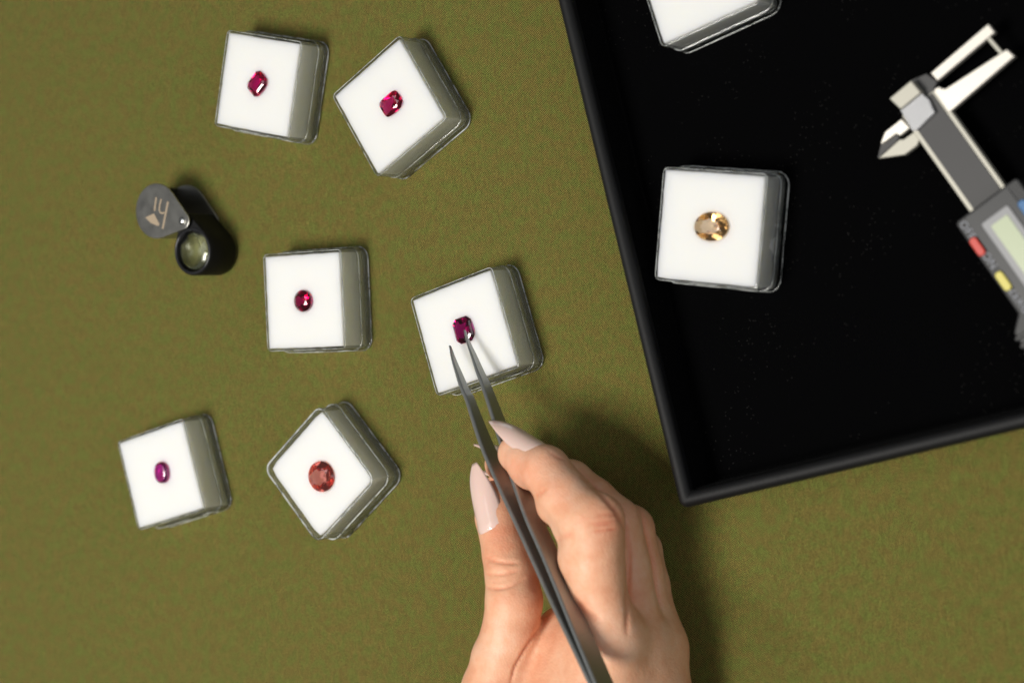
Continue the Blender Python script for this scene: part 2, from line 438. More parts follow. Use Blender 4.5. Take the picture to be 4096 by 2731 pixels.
BX = [
 ('A', -.4448, .1069, -.2695, 0, 'clear gem box with the octagonal red gem, farthest up from the loupe', .0180, 0),
 ('B', -.3838, .0904, -1.0685, 0, 'clear gem box set diamond-wise with the magenta cushion gem', .0179, 0),
 ('C', -.4299, .0213, -.0320, 0, 'clear gem box with the crimson oval gem beside the loupe', .0180, 0),
 ('D', -.3576, .0047, .2385, 0, 'clear gem box under the tweezer tips with the emerald cut gem', .0180, 0),
 ('E', -.5097, -.0440, .2195, 0, 'clear gem box with the narrow purple gem', .0181, 0),
 ('F', -.4282, -.0455, -.8944, 0, 'round-cornered clear gem box with the orange red round gem', .01755, 1),
 ('G', -.2532, .0328, -.1697, ZF, 'clear gem box with the golden oval gem on black velvet', .0182, 0),
]
for k, x, y, a, z0, d, hw, cl in BX:
    gem_box(k, x, y, a, z0, d, GEMS[k], bool(cl), hw)
p1 = P(2653.6, 177, ZF+HB); p2 = P(3036, 0, ZF+HB); yawH = math.atan2((p2-p1).y, (p2-p1).x)
ctr = p1+Vector((math.cos(yawH), math.sin(yawH), 0))*.018+Vector((-math.sin(yawH), math.cos(yawH), 0))*.018
gem_box('H', ctr.x, ctr.y, yawH, ZF, 'clear gem box on the tray showing a bare white insert, cut off by the edge', None)

# ------------------------------------------------------------------ loupe
def loupe():
    LZ = lambda x, y: (500+.2743*x, 700+.2743*y)
    zt = .0190
    c0 = P(*LZ(455, 525), zt); pv = P(*LZ(835, 668), zt)
    cl = P(*LZ(985, 1110), zt-.0022)
    root = thing('folding_loupe', 'folding jeweller loupe with engraved metal cover and black lens barrel', 'loupe', (c0.x, c0.y, 0), 0)
    R = .0111; rp = .0034
    def tear(ca, ra, cb, rb, n=20):
        d = Vector((cb.x-ca.x, cb.y-ca.y)); L = d.length; th = math.atan2(d.y, d.x); be = math.acos((ra-rb)/L)
        pts = []
        for k in range(n+1):
            a = th+be+(2*math.pi-2*be)*k/n; pts.append((ca.x+ra*math.cos(a), ca.y+ra*math.sin(a)))
        for k in range(n//2+1):
            a = th-be+2*be*k/(n//2); pts.append((cb.x+rb*math.cos(a), cb.y+rb*math.sin(a)))
        return pts
    off = lambda pts: [(x-c0.x, y-c0.y) for x, y in pts]
    T = off(tear(c0, R, pv, rp))
    o = part_prism('top_cover', T, zt-.0009, zt, M_PLATE, root, .0002)
    part_prism('bottom_cover', T, .0002, .0011, M_PLATE, root, .0002)
    # bent side strip along the far flank and the round end
    n = len(T); idx = list(range(14, 21))+list(range(21, 26)); 
    strip = [T[i] for i in list(range(6, 21))+[22]]
    bm = bmesh.new(); th_ = .0007
    inn = []
    for i, p in enumerate(strip):
        a = Vector(strip[max(i-1, 0)]); b = Vector(strip[min(i+1, len(strip)-1)]); t_ = (b-a).normalized(); nn = Vector((-t_.y, t_.x))
        inn.append((p[0]+nn.x*th_, p[1]+nn.y*th_))
    loop = strip+inn[::-1]
    part_prism('side_strip', loop, .0011, zt-.0009, M_PLATE, root)
    # rivet
    bm = bmesh.new(); loops = []
    for z, r in ((0, .0015), (.0005, .0015), (.0008, .0011), (.0010, .0005)):
        loops.append([(pv.x-c0.x+r*math.cos(q), pv.y-c0.y+r*math.sin(q), zt+z) for q in [2*math.pi*i/20 for i in range(20)]])
    loft(bm, loops); frombm('rivet', bm, mat('bright_rivet', (.85, .85, .82, 1), .15, 1), root, True)
    # logo strokes, lying just proud of the cover
    def stroke(pts, wd, nm):
        q = [Vector((P(*LZ(*p), zt+.0001)-c0).xy) for p in pts]; L, Rr = [], []
        for i, p in enumerate(q):
            a = q[max(i-1, 0)]; b = q[min(i+1, len(q)-1)]; t_ = (b-a).normalized(); nn = Vector((-t_.y, t_.x))*wd/2
            L.append(tuple(p+nn)); Rr.append(tuple(p-nn))
        part_prism(nm, L+Rr[::-1], zt+.00002, zt+.00008, M_LOGO, root)
    stroke([(455, 325), (428, 525)], .0008, 'engraved_stroke')
    stroke([(527, 352), (505, 440), (498, 510), (515, 550), (545, 560), (575, 545)], .0007, 'engraved_stroke')
    stroke([(625, 390), (548, 785)], .0009, 'engraved_stroke')
    tri = [(P(*LZ(*p), zt+.0001)-c0) for p in ((420, 562), (295, 620), (375, 700), (480, 745), (505, 720))]
    part_prism('engraved_diamond', [(p.x, p.y) for p in tri], zt+.00002, zt+.00008, M_LOGO, root)
    # lens barrel
    Ro = .0098; Ri = .0079; zb = zt-.0022
    B = off(tear(cl, Ro, pv, .0030, 28))
    cx, cy = cl.x-c0.x, cl.y-c0.y
    bm = bmesh.new()
    N = len(B)
    def circ(r, z):
        out = []
        for p in B:
            a = math.atan2(p[1]-cy, p[0]-cx); out.append((cx+r*math.cos(a), cy+r*math.sin(a), z))
        return out
    def sh(s, z): return [(cx+(p[0]-cx)*s, cy+(p[1]-cy)*s, z) for p in B]
    loops = [sh(.97, .0014), sh(1, .002), sh(1, zb-.0006), sh(.965, zb)]
    loft(bm, loops, (True, False)); 
    # top with hole: second loft sharing outline
    r2 = [sh(.965, zb), circ(Ro*.93, zb+.00001), circ(Ri+.0004, zb), circ(Ri, zb-.0006), circ(Ri-.0002, zb-.0022), circ(Ri-.0008, zb-.0024), circ(Ri-.0008, .0030)]
    loft(bm, r2, (False, True)); bmesh.ops.remove_doubles(bm, verts=bm.verts, dist=1e-6)
    frombm('lens_barrel', bm, M_BLACK, root, True, 40)
    # ring bead
    bm = bmesh.new(); loops = []
    for k in range(9):
        a = math.pi*k/8; loops.append([(cx+(Ri+.0009+.0006*math.cos(a))*math.cos(q), cy+(Ri+.0009+.0006*math.cos(a))*math.sin(q), zb+.0005*math.sin(a)) for q in [2*math.pi*i/48 for i in range(48)]])
    loft(bm, loops, (False, False)); frombm('lens_ring', bm, mat('glossy_black_ring', (.02, .02, .022, 1), .18), root, True)
    # double convex lens, seat, inner tube tinted like bright cloth seen through it
    bm = bmesh.new(); loops = []; rl = Ri-.0003
    for k in range(1, 9):
        q = k/8; loops.append([(cx+rl*q*math.cos(s), cy+rl*q*math.sin(s), zb-.0012+.0016*(1-q*q)) for s in [2*math.pi*i/48 for i in range(48)]])
    for k in range(8, 0, -1):
        q = k/8; loops.append([(cx+rl*q*math.cos(s), cy+rl*q*math.sin(s), zb-.0018-.0020*(1-q*q)) for s in [2*math.pi*i/48 for i in range(48)]])
    loft(bm, loops); frombm('lens', bm, M_LENS, root, True)
    bm = bmesh.new(); loops = [[(cx+r*math.cos(s), cy+r*math.sin(s), z) for s in [2*math.pi*i/40 for i in range(40)]] for r, z in ((Ri-.00085, zb-.0042), (Ri-.00085, zb-.0085), (.0001, zb-.0085))]
    loft(bm, loops, (False, True)); frombm('inner_tube', bm, mat('olive_cloth_view_tint', lin(176, 172, 120), .35), root, True, 40)
loupe()

# ------------------------------------------------------------------ caliper
def caliper():
    z6 = lambda x, y: (3450+.2747*x, 50+.2747*y)
    z7 = lambda x, y: (3480+.26786*x, 300+.26786*y)
    za = lambda x, y: (3400+.9243*x, .9247*y)
    z8 = lambda x, y: (3780+.4593*x, 700+.4593*y)
    zb = ZF+.0095; zj = ZF+.0098; zh = ZF+.0132; zd = ZF+.0150
    o0 = P(*za(480, 935), ZF)
    root = thing('digital_caliper', 'small digital caliper with steel jaws lying on the black tray', 'caliper', (o0.x, o0.y, ZF), 0)
    def poly(name, zf, pts, z, thick, m, bw=.0003, parent=root, floor=None):
        q = [P(*zf(*p), z)-o0 for p in pts]
        return part_prism(name, [(v.x, v.y) for v in q], (z-thick if floor is None else floor)-ZF, z-ZF, m, parent, bw)
    # beam: axis from head towards display and far beyond the frame
    a1 = P(*za(300, 610), zb); a2 = P(*za(508, 905), zb); b1 = P(*za(445, 490), zb); b2 = P(*za(658, 785), zb)
    d = ((a2-a1)+(b2-b1)).normalized(); d.z = 0; nrm = Vector((-d.y, d.x, 0))
    wd = (b1-a1).dot(nrm); 
    if wd < 0: nrm = -nrm; wd = -wd
    s0 = (a1-d*.010)-o0; Ltot = .150
    def strip(name, u0, u1, v0, v1, z0, z1, m, bw=0, parent=root):
        q = [s0+d*u+nrm*v for u, v in ((u0, v0), (u1, v0), (u1, v1), (u0, v1))]
        return part_prism(name, [(p.x, p.y) for p in q], z0, z1, m, parent, bw)
    zrel = zb-ZF
    strip('beam', 0, Ltot, 0, wd, zrel-.0035, zrel, M_JAW2, .0003)
    strip('scale_strip', .0005, Ltot-.004, wd*.115, wd*.885, zrel+.0001, zrel+.0004, M_SCALE)
    # jaws for outside measuring
    poly('outer_jaw', z6, [(985, 885), (1830, 165), (1930, 290), (1090, 1000)], zj, .0030, M_JAW)
    poly('outer_jaw', z6, [(1030, 1150), (1060, 1100), (1120, 1080), (1150, 1105), (1210, 1110), (2100, 535), (2215, 640), (1280, 1445), (1235, 1445)], zj, .0030, M_JAW)
    pa = P(*z6(1840, 380), zj-.001)-o0; pb = P(*z6(2030, 600), zj-.001)-o0
    dv = (pb-pa).normalized(); nv = Vector((-dv.y, dv.x, 0))*.0006; pa -= dv*.001; pb += dv*.001
    part_prism('contact_pin', [(v.x, v.y) for v in (pa+nv, pb+nv, pb-nv, pa-nv)], zj-ZF-.0017, zj-ZF-.0005, M_JAW2, root, .0002)
    # dark plate in place of the shaded slot between jaws and grip
    poly('dark_slot_plate', z6, [(690, 990), (930, 890), (1090, 1010), (1040, 1110), (1250, 1460), (1180, 1530), (800, 1640)], zj-.0006, .003, M_SCALE)
    # thumb grip block with ribs
    poly('grip_block', z7, [(285, 352), (612, 80), (762, 262), (452, 515)], zh, .005, M_JAW2, .0004, floor=ZF+.0001)
    g0 = [(450, 525), (770, 268)]; g1 = [(640, 850), (972, 570)]
    poly('grip_base', z7, [(450, 525), (770, 268), (880, 365), (972, 565), (690, 838), (620, 830)], zh-.0016, .005, M_GRIP, .0003, floor=ZF+.0001)
    for k in range(8):
        f0, f1 = (k+.25)/8, (k+.70)/8
        lerp = lambda A, B, f: (A[0]+(B[0]-A[0])*f, A[1]+(B[1]-A[1])*f)
        poly('grip_rib', z7, [lerp(g0[0], g1[0], f0), lerp(g0[1], g1[1], f0), lerp(g0[1], g1[1], f1), lerp(g0[0], g1[0], f1)], zh-.0012, .0006, M_GRIP, .0001)
    # jaws for inside measuring
    poly('inner_jaw', z7, [(470, 652), (600, 790), (442, 915), (392, 880), (165, 1042), (155, 1015), (220, 850)], zj, .0028, M_JAW)
    poly('inner_jaw', z7, [(160, 1045), (392, 885), (440, 935), (400, 990), (122, 1245), (112, 1240)], zj-.0020, .0015, M_SCALE)
    poly('inner_jaw', z7, [(122, 1248), (440, 962), (500, 962), (640, 862), (720, 850), (765, 905), (705, 1050), (520, 1190)], zj-.0008, .0028, M_JAW2)
    # display housing
    c1 = P(*za(452, 965), zd)-o0; c2 = P(*za(714, 768), zd)-o0
    u0 = (c1-s0).dot(d); v0 = (c1-s0).dot(nrm); v1 = (c2-s0).dot(nrm)+.0005
    zdr = zd-ZF
    def hp(u, v): return s0+d*(u0+u)+nrm*(v0+v)
    Wd = v1-v0
    def hpoly(name, uv, z0, z1, m, bw=0, parent=root): return part_prism(name, [(hp(*q).x, hp(*q).y) for q in uv], z0, z1, m, parent, bw)
    def rect(u, v, uu, vv, r=0):
        if not r: return [(u, v), (uu, v), (uu, vv), (u, vv)]
        return [(x+(u+uu)/2, y+(v+vv)/2) for x, y in rr((uu-u)/2, (vv-v)/2, r, 4)]
    body = hpoly('display_housing', [(.0, .0008), (.0008, 0), (.034, 0), (.038, -.0045), (.055, -.0055), (.060, -.0045), (.066, 0), (.073, 0), (.075, .002), (.075, Wd-.002), (.073, Wd), (.0008, Wd), (0, Wd-.0008)], 0.0001, zdr, M_BODY, .0010)
    for k in range(7):
        hpoly('thumb_rib', rect(.0395+k*.0027, -.0052, .0408+k*.0027, .0005), .003, zdr+.0007, M_BODY, .0003)
    # face features located from the photo
    def uvof(f, x, y, z):
        q = P(*f(x, y), z)-o0-s0; return q.dot(d)-u0, q.dot(nrm)-v0
    l0 = uvof(z8, 318, 430, zd); l1 = uvof(z8, 530, 258, zd)
    ub = l0[0]; va_, vb_ = l0[1], l1[1]
    hpoly('bezel', rect(ub-.0042, va_-.0030, ub+.047, vb_+.0034, .0008), zdr+.0001, zdr+.0004, M_BODY2, 0)
    fr = hpoly('lcd_frame', rect(ub, va_, ub+.041, vb_+.0006, .0008), zdr+.0004, zdr+.0009, M_LCDF, .0002)
    hpoly('screen', rect(ub+.0024, va_+.0022, ub+.039, vb_-.0012, .0003), zdr+.0009, zdr+.0011, M_LCD, 0, fr)
    def button(name, x0, y0, x1, y1, m):
        a = uvof(z8, x0, y0, zd); b = uvof(z8, x1, y1, zd); vm = (a[1]+b[1])/2; 
        hpoly(name, rect(a[0], vm-.0013, b[0], vm+.0013, .0011), zdr, zdr+.0012, m, .0003)
        return a[0], b[0], vm
    ra = button('power_button', 240, 548, 338, 700, M_RED)
    ya = button('zero_button', 462, 845, 568, 1000, M_YEL)
    bu = uvof(z8, 665, 240, zd)
    hpoly('unit_button', rect(bu[0]-.0005, bu[1]-.0012, bu[0]+.007, bu[1]+.0016, .0011), zdr, zdr+.0012, M_BLU, .0003)
    def text(s, u, v, size):
        cu = bpy.data.curves.new('t', 'FONT'); cu.body = s; cu.size = size; cu.extrude = .00004; cu.align_x = 'CENTER'; cu.align_y = 'CENTER'
        cu.space_character = 1.1
        ob = bpy.data.objects.new('t', cu); COL.objects.link(ob)
        dg = bpy.context.evaluated_depsgraph_get(); me = bpy.data.meshes.new_from_object(ob.evaluated_get(dg))
        bpy.data.objects.remove(ob); o = link('printed_word', me, M_PRINT, root)
        q = hp(u, v); o.location = (q.x, q.y, zdr+.00006); o.rotation_euler = (0, 0, math.atan2(d.y, d.x))
        return o
    tx = uvof(z8, 195, 480, zd); text('OFF', tx[0], tx[1], .0034)
    tx = uvof(z8, 388, 745, zd); text('ON', tx[0], tx[1], .0034)
    tx = uvof(z8, 640, 1085, zd); text('ZERO', tx[0]+.0004, tx[1], .0034)
caliper()

# ------------------------------------------------------------------ tweezers
z3 = lambda x, y: (1580+.4464*x, 1000+.4464*y)
z5 = lambda x, y: (1750+.7213*x, 1600+.7213*y)
def tz(y): return .0210+max(y-1330, 0)*3.65e-5
def catmull(pts, n):
    q = [pts[0]*2-pts[1]]+pts+[pts[-1]*2-pts[-2]]; out = []
    for i in range(1, len(q)-2):
        for k in range(n):
            t_ = k/n; a, b, c, e = q[i-1], q[i], q[i+1], q[i+2]
            out.append(.5*((2*b)+(c-a)*t_+(2*a-5*b+4*c-e)*t_*t_+(3*b-3*c+e-a)*t_**3))
    out.append(q[-2]); return out
def tweezers():
    left = [z3(489, 853), z3(520, 980), z3(560, 1100), z3(612, 1250), z5(168, 0), z5(245, 240), z5(330, 440), z5(440, 680), z5(540, 900), z5(640, 1120), z5(740, 1330), z5(852, 1568), z5(960, 1790), z5(1060, 1990)]
    right = [z3(622, 713), z3(652, 830), z3(700, 960), z3(745, 1085), z3(790, 1200), z3(880, 1480), z5(345, 200), z5(413, 415), z5(492, 640), z5(580, 840), z5(672, 1060), z5(765, 1290), z5(878, 1560), z5(978, 1785), z5(1070, 1985)]
    base = P(*left[-1], tz(left[-1][1]))
    root = thing('tweezers', 'fine pointed dark steel tweezers held over the emerald cut gem', 'tweezers', (0, 0, 0))
    for side, path in ((0, left), (1, right)):
        pts = catmull([P(x, y, tz(y)) for x, y in path], 6)
        s = 0; bm = bmesh.new(); loops = []
        for i, p in enumerate(pts):
            if i: s += (p-pts[i-1]).length
            dd = (pts[min(i+1, len(pts)-1)]-pts[max(i-1, 0)]).normalized()
            hz = dd.cross(Vector((0, 0, 1))).normalized()      # to the right in the picture
            dn = hz.cross(dd).normalized()*-1
            wv_ = .0009+.0085*min(1, s/.060)**.8 if s < .060 else .0094
            tk = .00045+.00105*min(1, s/.020)
            wv_ = min(wv_, .0094)
            c = p+hz*tk*.5
            # soft rectangular section, outer top edge a little rounded
            e = min(tk, wv_)*.22
            sec = [(-tk/2, -e), (-tk/2+e, 0), (tk/2-e, 0), (tk/2, -e), (tk/2, -wv_+e), (tk/2-e, -wv_), (-tk/2+e, -wv_), (-tk/2, -wv_+e)]
            loops.append([c+hz*a+dn*(-b) for a, b in sec])
        bm = bmesh.new(); loft(bm, loops)
        arm = frombm('arm', bm, M_STEEL, root, True, 30)
        if side == 0:      # fine teeth on the inner face
            vs, fs = [], []
            s = 0
            ss = [0]
            for i in range(1, len(pts)): ss.append(ss[-1]+(pts[i]-pts[i-1]).length)
            q = .0025
            while q < .0165:
                i = next(k for k in range(len(ss)) if ss[k] > q)
                f = (q-ss[i-1])/(ss[i]-ss[i-1]); p = pts[i-1].lerp(pts[i], f); dd = (pts[i]-pts[i-1]).normalized()
                hz = dd.cross(Vector((0, 0, 1))).normalized(); dn = -hz.cross(dd).normalized()
                tk = .00045+.00105*min(1, q/.020); wv_ = .0009+.0085*(q/.060)**.8
                c = p+hz*tk; n0 = len(vs)
                for a, b, e in ((-.00022, 0, 0), (0, .00022, 0), (.00022, 0, 0)):
                    vs.append(c+dd*a+hz*b+dn*.0001); vs.append(c+dd*a+hz*b+dn*(wv_-.0002))
                fs += [(n0, n0+2, n0+3, n0+1), (n0+2, n0+4, n0+5, n0+3), (n0, n0+4, n0+2), (n0+1, n0+3, n0+5), (n0, n0+1, n0+5, n0+4)]
                q += .00056
            g = mesh('gripping_teeth', vs, fs, M_STEEL, arm); g['kind'] = 'stuff'
tweezers()

# ------------------------------------------------------------------ hand
def hand():
    J = lambda x, y, z: np.array(P(*z5(x, y), z if z < .015 else .015+(z-.015)*.66))
    h = .0009
    # (point, radius) chains ; heights in metres
    thumb = [(J(322, 560, .045), .0074), (J(338, 650, .047), .0080), (J(388, 860, .052), .0085), (J(410, 960, .055), .0090), (J(425, 1110, .059), .0097), (J(405, 1290, .060), .0098), (J(362, 1440, .060), .0108), (J(345, 1600, .058), .0124)]
    index = [(J(440, 296, .049), .0067), (J(505, 340, .053), .0074), (J(600, 388, .057), .0083), (J(710, 530, .062), .0087), (J(838, 680, .066), .0099), (J(868, 800, .065), .0100), (J(880, 930, .064), .0096), (J(915, 1120, .061), .0088), (J(965, 1320, .058), .0108)]
    middle = [(J(350, 356, .031), .0058), (J(495, 385, .0325), .0068), (J(740, 455, .034), .0076), (J(865, 553, .036), .0076), (J(992, 678, .037), .0084), (J(1055, 900, .034), .0074), (J(1095, 1150, .036), .0078), (J(1112, 1360, .038), .0098)]
    ring = [(J(352, 484, .019), .0058), (J(520, 498, .021), .0068), (J(800, 540, .022), .0074), (J(945, 630, .022), .0072), (J(1072, 712, .021), .0080), (J(1132, 930, .019), .0072), (J(1165, 1170, .021), .0078), (J(1172, 1370, .024), .0098)]
    pinky = [(J(640, 620, .010), .0056), (J(760, 640, .011), .0062), (J(900, 700, .0115), .0066), (J(1040, 760, .012), .0068), (J(1125, 830, .0125), .0074), (J(1170, 1020, .013), .0072), (J(1200, 1220, .015), .0080), (J(1210, 1380, .018), .0098)]
    wr = J(820, 2080, .040)
    palm = [[index[-1], (J(880, 1750, .052), .0150), (J(830, 2080, .047), .0190)],
            [middle[-1], (J(1040, 1750, .036), .0145), (J(880, 2080, .042), .0200)],
            [ring[-1], (J(1110, 1750, .026), .0140), (J(900, 2080, .036), .0200)],
            [pinky[-1], (J(1120, 1750, .024), .0145), (J(880, 2080, .032), .0190)],
            [thumb[-1], (J(390, 1750, .056), .0150), (J(560, 2050, .048), .0200)],
            [(J(705, 1275, .036), .0080), (J(720, 1420, .037), .0130), (J(690, 1800, .042), .018)],
            [(J(880, 1370, .046), .0115), (J(860, 1700, .040), .018), (J(800, 2050, .040), .021)],
            [(J(820, 2080, .042), .0230), (J(700, 2700, .046), .027)], [(J(740, 2080, .040), .0230), (J(620, 2700, .042), .027)]]
    allp = [q for c in [thumb, index, middle, ring, pinky]+palm for q in c]
    lo = np.min([p-r for p, r in allp], 0)-.004; hi = np.max([p+r for p, r in allp], 0)+.004
    lo[2] = max(lo[2], -.002)
    dim = np.ceil((hi-lo)/h).astype(int)+1
    axs = [np.arange(dim[i], dtype=np.float32)*np.float32(h)+np.float32(lo[i]) for i in range(3)]
    def cone(F, a, b, r1, r2, k):
        pad = k+.004
        mn = np.minimum(a-r1, b-r2)-pad; mx = np.maximum(a+r1, b+r2)+pad
        i0 = np.clip(((mn-lo)/h).astype(int), 0, dim-1); i1 = np.clip(((mx-lo)/h).astype(int)+2, 1, dim)
        sl = tuple(slice(i0[i], i1[i]) for i in range(3))
        X = axs[0][sl[0]][:, None, None]; Y = axs[1][sl[1]][None, :, None]; Z = axs[2][sl[2]][None, None, :]
        ba = b-a; l2 = float(ba@ba); rd = r1-r2; a2 = l2-rd*rd; il2 = 1/l2
        px, py, pz = X-a[0], Y-a[1], Z-a[2]
        y = px*ba[0]+py*ba[1]+pz*ba[2]; z = y-l2
        x2 = (px*l2-ba[0]*y)**2+(py*l2-ba[1]*y)**2+(pz*l2-ba[2]*y)**2
        y2 = y*y*l2; zz = z*z*l2; kk = np.sign(rd)*rd*rd*x2
        D = (np.sqrt(x2*a2*il2)+y*rd)*il2-r1
        m1 = np.sign(z)*a2*zz > kk; m2 = np.sign(y)*a2*y2 < kk
        D = np.where(m2, np.sqrt(x2+y2)*il2-r1, D); D = np.where(m1, np.sqrt(x2+zz)*il2-r2, D)
        f = F[sl]
        if k > 0:
            hh = np.clip(.5+.5*(f-D)/k, 0, 1); F[sl] = f+(D-f)*hh-k*hh*(1-hh)
        else: F[sl] = np.minimum(f, D)
    def field(): return np.full(dim, .02, np.float32)
    def chain(c, k):
        F = field()
        for (a, ra), (b, rb) in zip(c, c[1:]): cone(F, a, b, ra, rb, k)
        return F
    def smin(A, B, k):
        hh = np.clip(.5+.5*(A-B)/k, 0, 1); return A+(B-A)*hh-k*hh*(1-hh)
    PF = field()
    for c in palm:
        for (a, ra), (b, rb) in zip(c, c[1:]): cone(PF, a, b, ra, rb, .010)
    FI = chain(index, .0015)
    # pads and knuckles
    def ball(F, p, r, k): cone(F, p, p+np.array([1e-4, 0, 0]), r, r, k)
    ball(FI, J(520, 400, .050), .0062, .003); ball(FI, J(905, 660, .064), .0078, .004)
    ball(FI, J(800, 870, .061), .0080, .005); ball(FI, J(850, 1070, .059), .0076, .005); ball(FI, J(655, 585, .059), .0066, .003); ball(FI, J(740, 700, .061), .0064, .003)
    F = FI
    F = smin(F, chain(middle, .0015), .0005)
    F = smin(F, chain(ring, .0015), .0005)
    F = smin(F, chain(pinky, .0015), .0011)
    F = smin(F, PF, .0036)
    TH = chain(thumb, .0015)
    F = smin(F, TH, .0020)
    F = np.maximum(F, (np.float32(.0004)-axs[2])[None, None, :])       # flattened where it rests on the cloth
    # ---- surface nets
    S = F < 0
    c = [S[:-1, :-1, :-1], S[1:, :-1, :-1], S[:-1, 1:, :-1], S[1:, 1:, :-1], S[:-1, :-1, 1:], S[1:, :-1, 1:], S[:-1, 1:, 1:], S[1:, 1:, 1:]]
    cnt = sum(q.astype(np.uint8) for q in c); act = (cnt > 0) & (cnt < 8)
    I = np.argwhere(act); vid = np.full(act.shape, -1, np.int32); vid[act] = np.arange(len(I))
    offs = np.array([(i & 1, i >> 1 & 1, i >> 2) for i in range(8)])
    V = np.stack([F[I[:, 0]+o[0], I[:, 1]+o[1], I[:, 2]+o[2]] for o in offs], 1)
    acc = np.zeros((len(I), 3)); n = np.zeros(len(I))
    for i in range(8):
        for b in (1, 2, 4):
            j = i | b
            if j == i: continue
            va_, vb_ = V[:, i], V[:, j]; mk = (va_ < 0) != (vb_ < 0); t_ = np.where(mk, va_/np.where(mk, va_-vb_, 1), 0)
            acc += np.where(mk[:, None], offs[i]+(offs[j]-offs[i])*t_[:, None], 0); n += mk
    verts = (I+acc/n[:, None])*h+lo
    quads = []
    for ax in range(3):
        u_, v_ = (ax+1) % 3, (ax+2) % 3
        sl0 = [slice(None)]*3; sl1 = [slice(None)]*3; sl0[ax] = slice(0, -1); sl1[ax] = slice(1, None)
        ch = S[tuple(sl0)] != S[tuple(sl1)]
        E = np.argwhere(ch); E = E[(E[:, u_] > 0) & (E[:, v_] > 0) & (E[:, u_] < dim[u_]-1) & (E[:, v_] < dim[v_]-1)]
        fl = S[tuple(E.T)]
        def cell(du, dv):
            q = E.copy(); q[:, u_] -= du; q[:, v_] -= dv; return vid[tuple(q.T)]
        Q = np.stack([cell(1, 1), cell(0, 1), cell(0, 0), cell(1, 0)], 1)
        Q = np.where(fl[:, None], Q, Q[:, ::-1]); quads.append(Q)
    Q = np.concatenate(quads)
    # light smoothing
    ea = np.concatenate([Q[:, [0, 1]], Q[:, [1, 2]], Q[:, [2, 3]], Q[:, [3, 0]]])
    for it in range(2):
        sm = np.zeros_like(verts); ct = np.zeros(len(verts))
        np.add.at(sm, ea[:, 0], verts[ea[:, 1]]); np.add.at(ct, ea[:, 0], 1)
        np.add.at(sm, ea[:, 1], verts[ea[:, 0]]); np.add.at(ct, ea[:, 1], 1)
        verts = verts*.5+.5*sm/ct[:, None]
    # normals
    fn = np.cross(verts[Q[:, 2]]-verts[Q[:, 0]], verts[Q[:, 3]]-verts[Q[:, 1]])
    vn = np.zeros_like(verts)
    for k in range(4): np.add.at(vn, Q[:, k], fn)
    vn /= np.linalg.norm(vn, axis=1)[:, None]+1e-12
    # skin folds: found on the surface under photo points
    dcam = verts-np.array(CAM); zc = dcam@np.array(FW)
    U = ((IMW/2+FPX*(dcam@np.array(RT))/zc)-1750)/.7213; Vv = ((IMH/2-FPX*(dcam@np.array(UP))/zc)-1600)/.7213
    facing = np.clip(-(vn*dcam).sum(1)/np.linalg.norm(dcam, axis=1)*2.5, 0, 1)
    disp = np.zeros(len(verts)); red = np.zeros(len(verts))
    def fold(pts, width, depth, zmin, zmax=1):
        pts = np.array(pts, float); best = np.full(len(verts), 1e9); par = np.zeros(len(verts))
        q = np.stack([U, Vv], 1); m = len(pts)-1
        for i in range(m):
            a, b = pts[i], pts[i+1]; ab = b-a; t_ = np.clip(((q-a)@ab)/(ab@ab), 0, 1)
            dd = np.linalg.norm(q-a-t_[:, None]*ab, axis=1); s = dd < best
            best = np.where(s, dd, best); par = np.where(s, (i+t_)/m, par)
        zmin = .015+(zmin-.015)*.66-.004 if zmin > .015 else zmin
        ok = (verts[:, 2] > zmin) & (verts[:, 2] < zmax)
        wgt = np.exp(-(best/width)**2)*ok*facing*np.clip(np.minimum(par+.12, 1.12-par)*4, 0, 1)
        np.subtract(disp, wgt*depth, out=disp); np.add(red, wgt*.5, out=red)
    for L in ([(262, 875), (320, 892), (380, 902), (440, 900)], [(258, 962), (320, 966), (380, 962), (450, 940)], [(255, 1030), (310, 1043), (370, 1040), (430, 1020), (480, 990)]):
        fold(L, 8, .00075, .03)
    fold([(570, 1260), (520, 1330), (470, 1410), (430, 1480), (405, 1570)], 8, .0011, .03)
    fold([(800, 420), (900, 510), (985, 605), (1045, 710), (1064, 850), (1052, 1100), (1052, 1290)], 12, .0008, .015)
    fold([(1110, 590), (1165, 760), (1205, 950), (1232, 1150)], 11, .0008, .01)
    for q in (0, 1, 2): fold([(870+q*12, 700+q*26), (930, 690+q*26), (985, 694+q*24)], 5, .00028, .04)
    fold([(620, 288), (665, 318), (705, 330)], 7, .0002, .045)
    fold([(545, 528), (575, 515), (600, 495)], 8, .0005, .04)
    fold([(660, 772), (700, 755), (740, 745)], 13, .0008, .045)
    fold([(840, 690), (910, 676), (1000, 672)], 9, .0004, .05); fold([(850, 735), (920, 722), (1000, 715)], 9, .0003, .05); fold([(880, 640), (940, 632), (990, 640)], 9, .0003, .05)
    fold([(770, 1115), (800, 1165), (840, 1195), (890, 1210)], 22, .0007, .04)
    def blush(x, y, r, amt, zmin=.022):
        np.add(red, amt*np.exp(-((U-x)**2+(Vv-y)**2)/r**2)*(verts[:, 2] > zmin), out=red)
    blush(450, 400, 120, .55); blush(700, 560, 60, .25); blush(960, 680, 90, .45); blush(650, 320, 70, .22); blush(350, 745, 70, .5); blush(790, 1150, 60, .5); blush(560, 1000, 60, .35); blush(640, 480, 80, .3); blush(310, 470, 70, .5)
    verts = verts+vn*disp[:, None]
    me = bpy.data.meshes.new('hand'); me.from_pydata(verts.tolist(), [], Q.tolist()); me.update()
    at = me.attributes.new('blush', 'FLOAT', 'POINT'); at.data.foreach_set('value', np.clip(red, 0, 1.5).astype(np.float32))
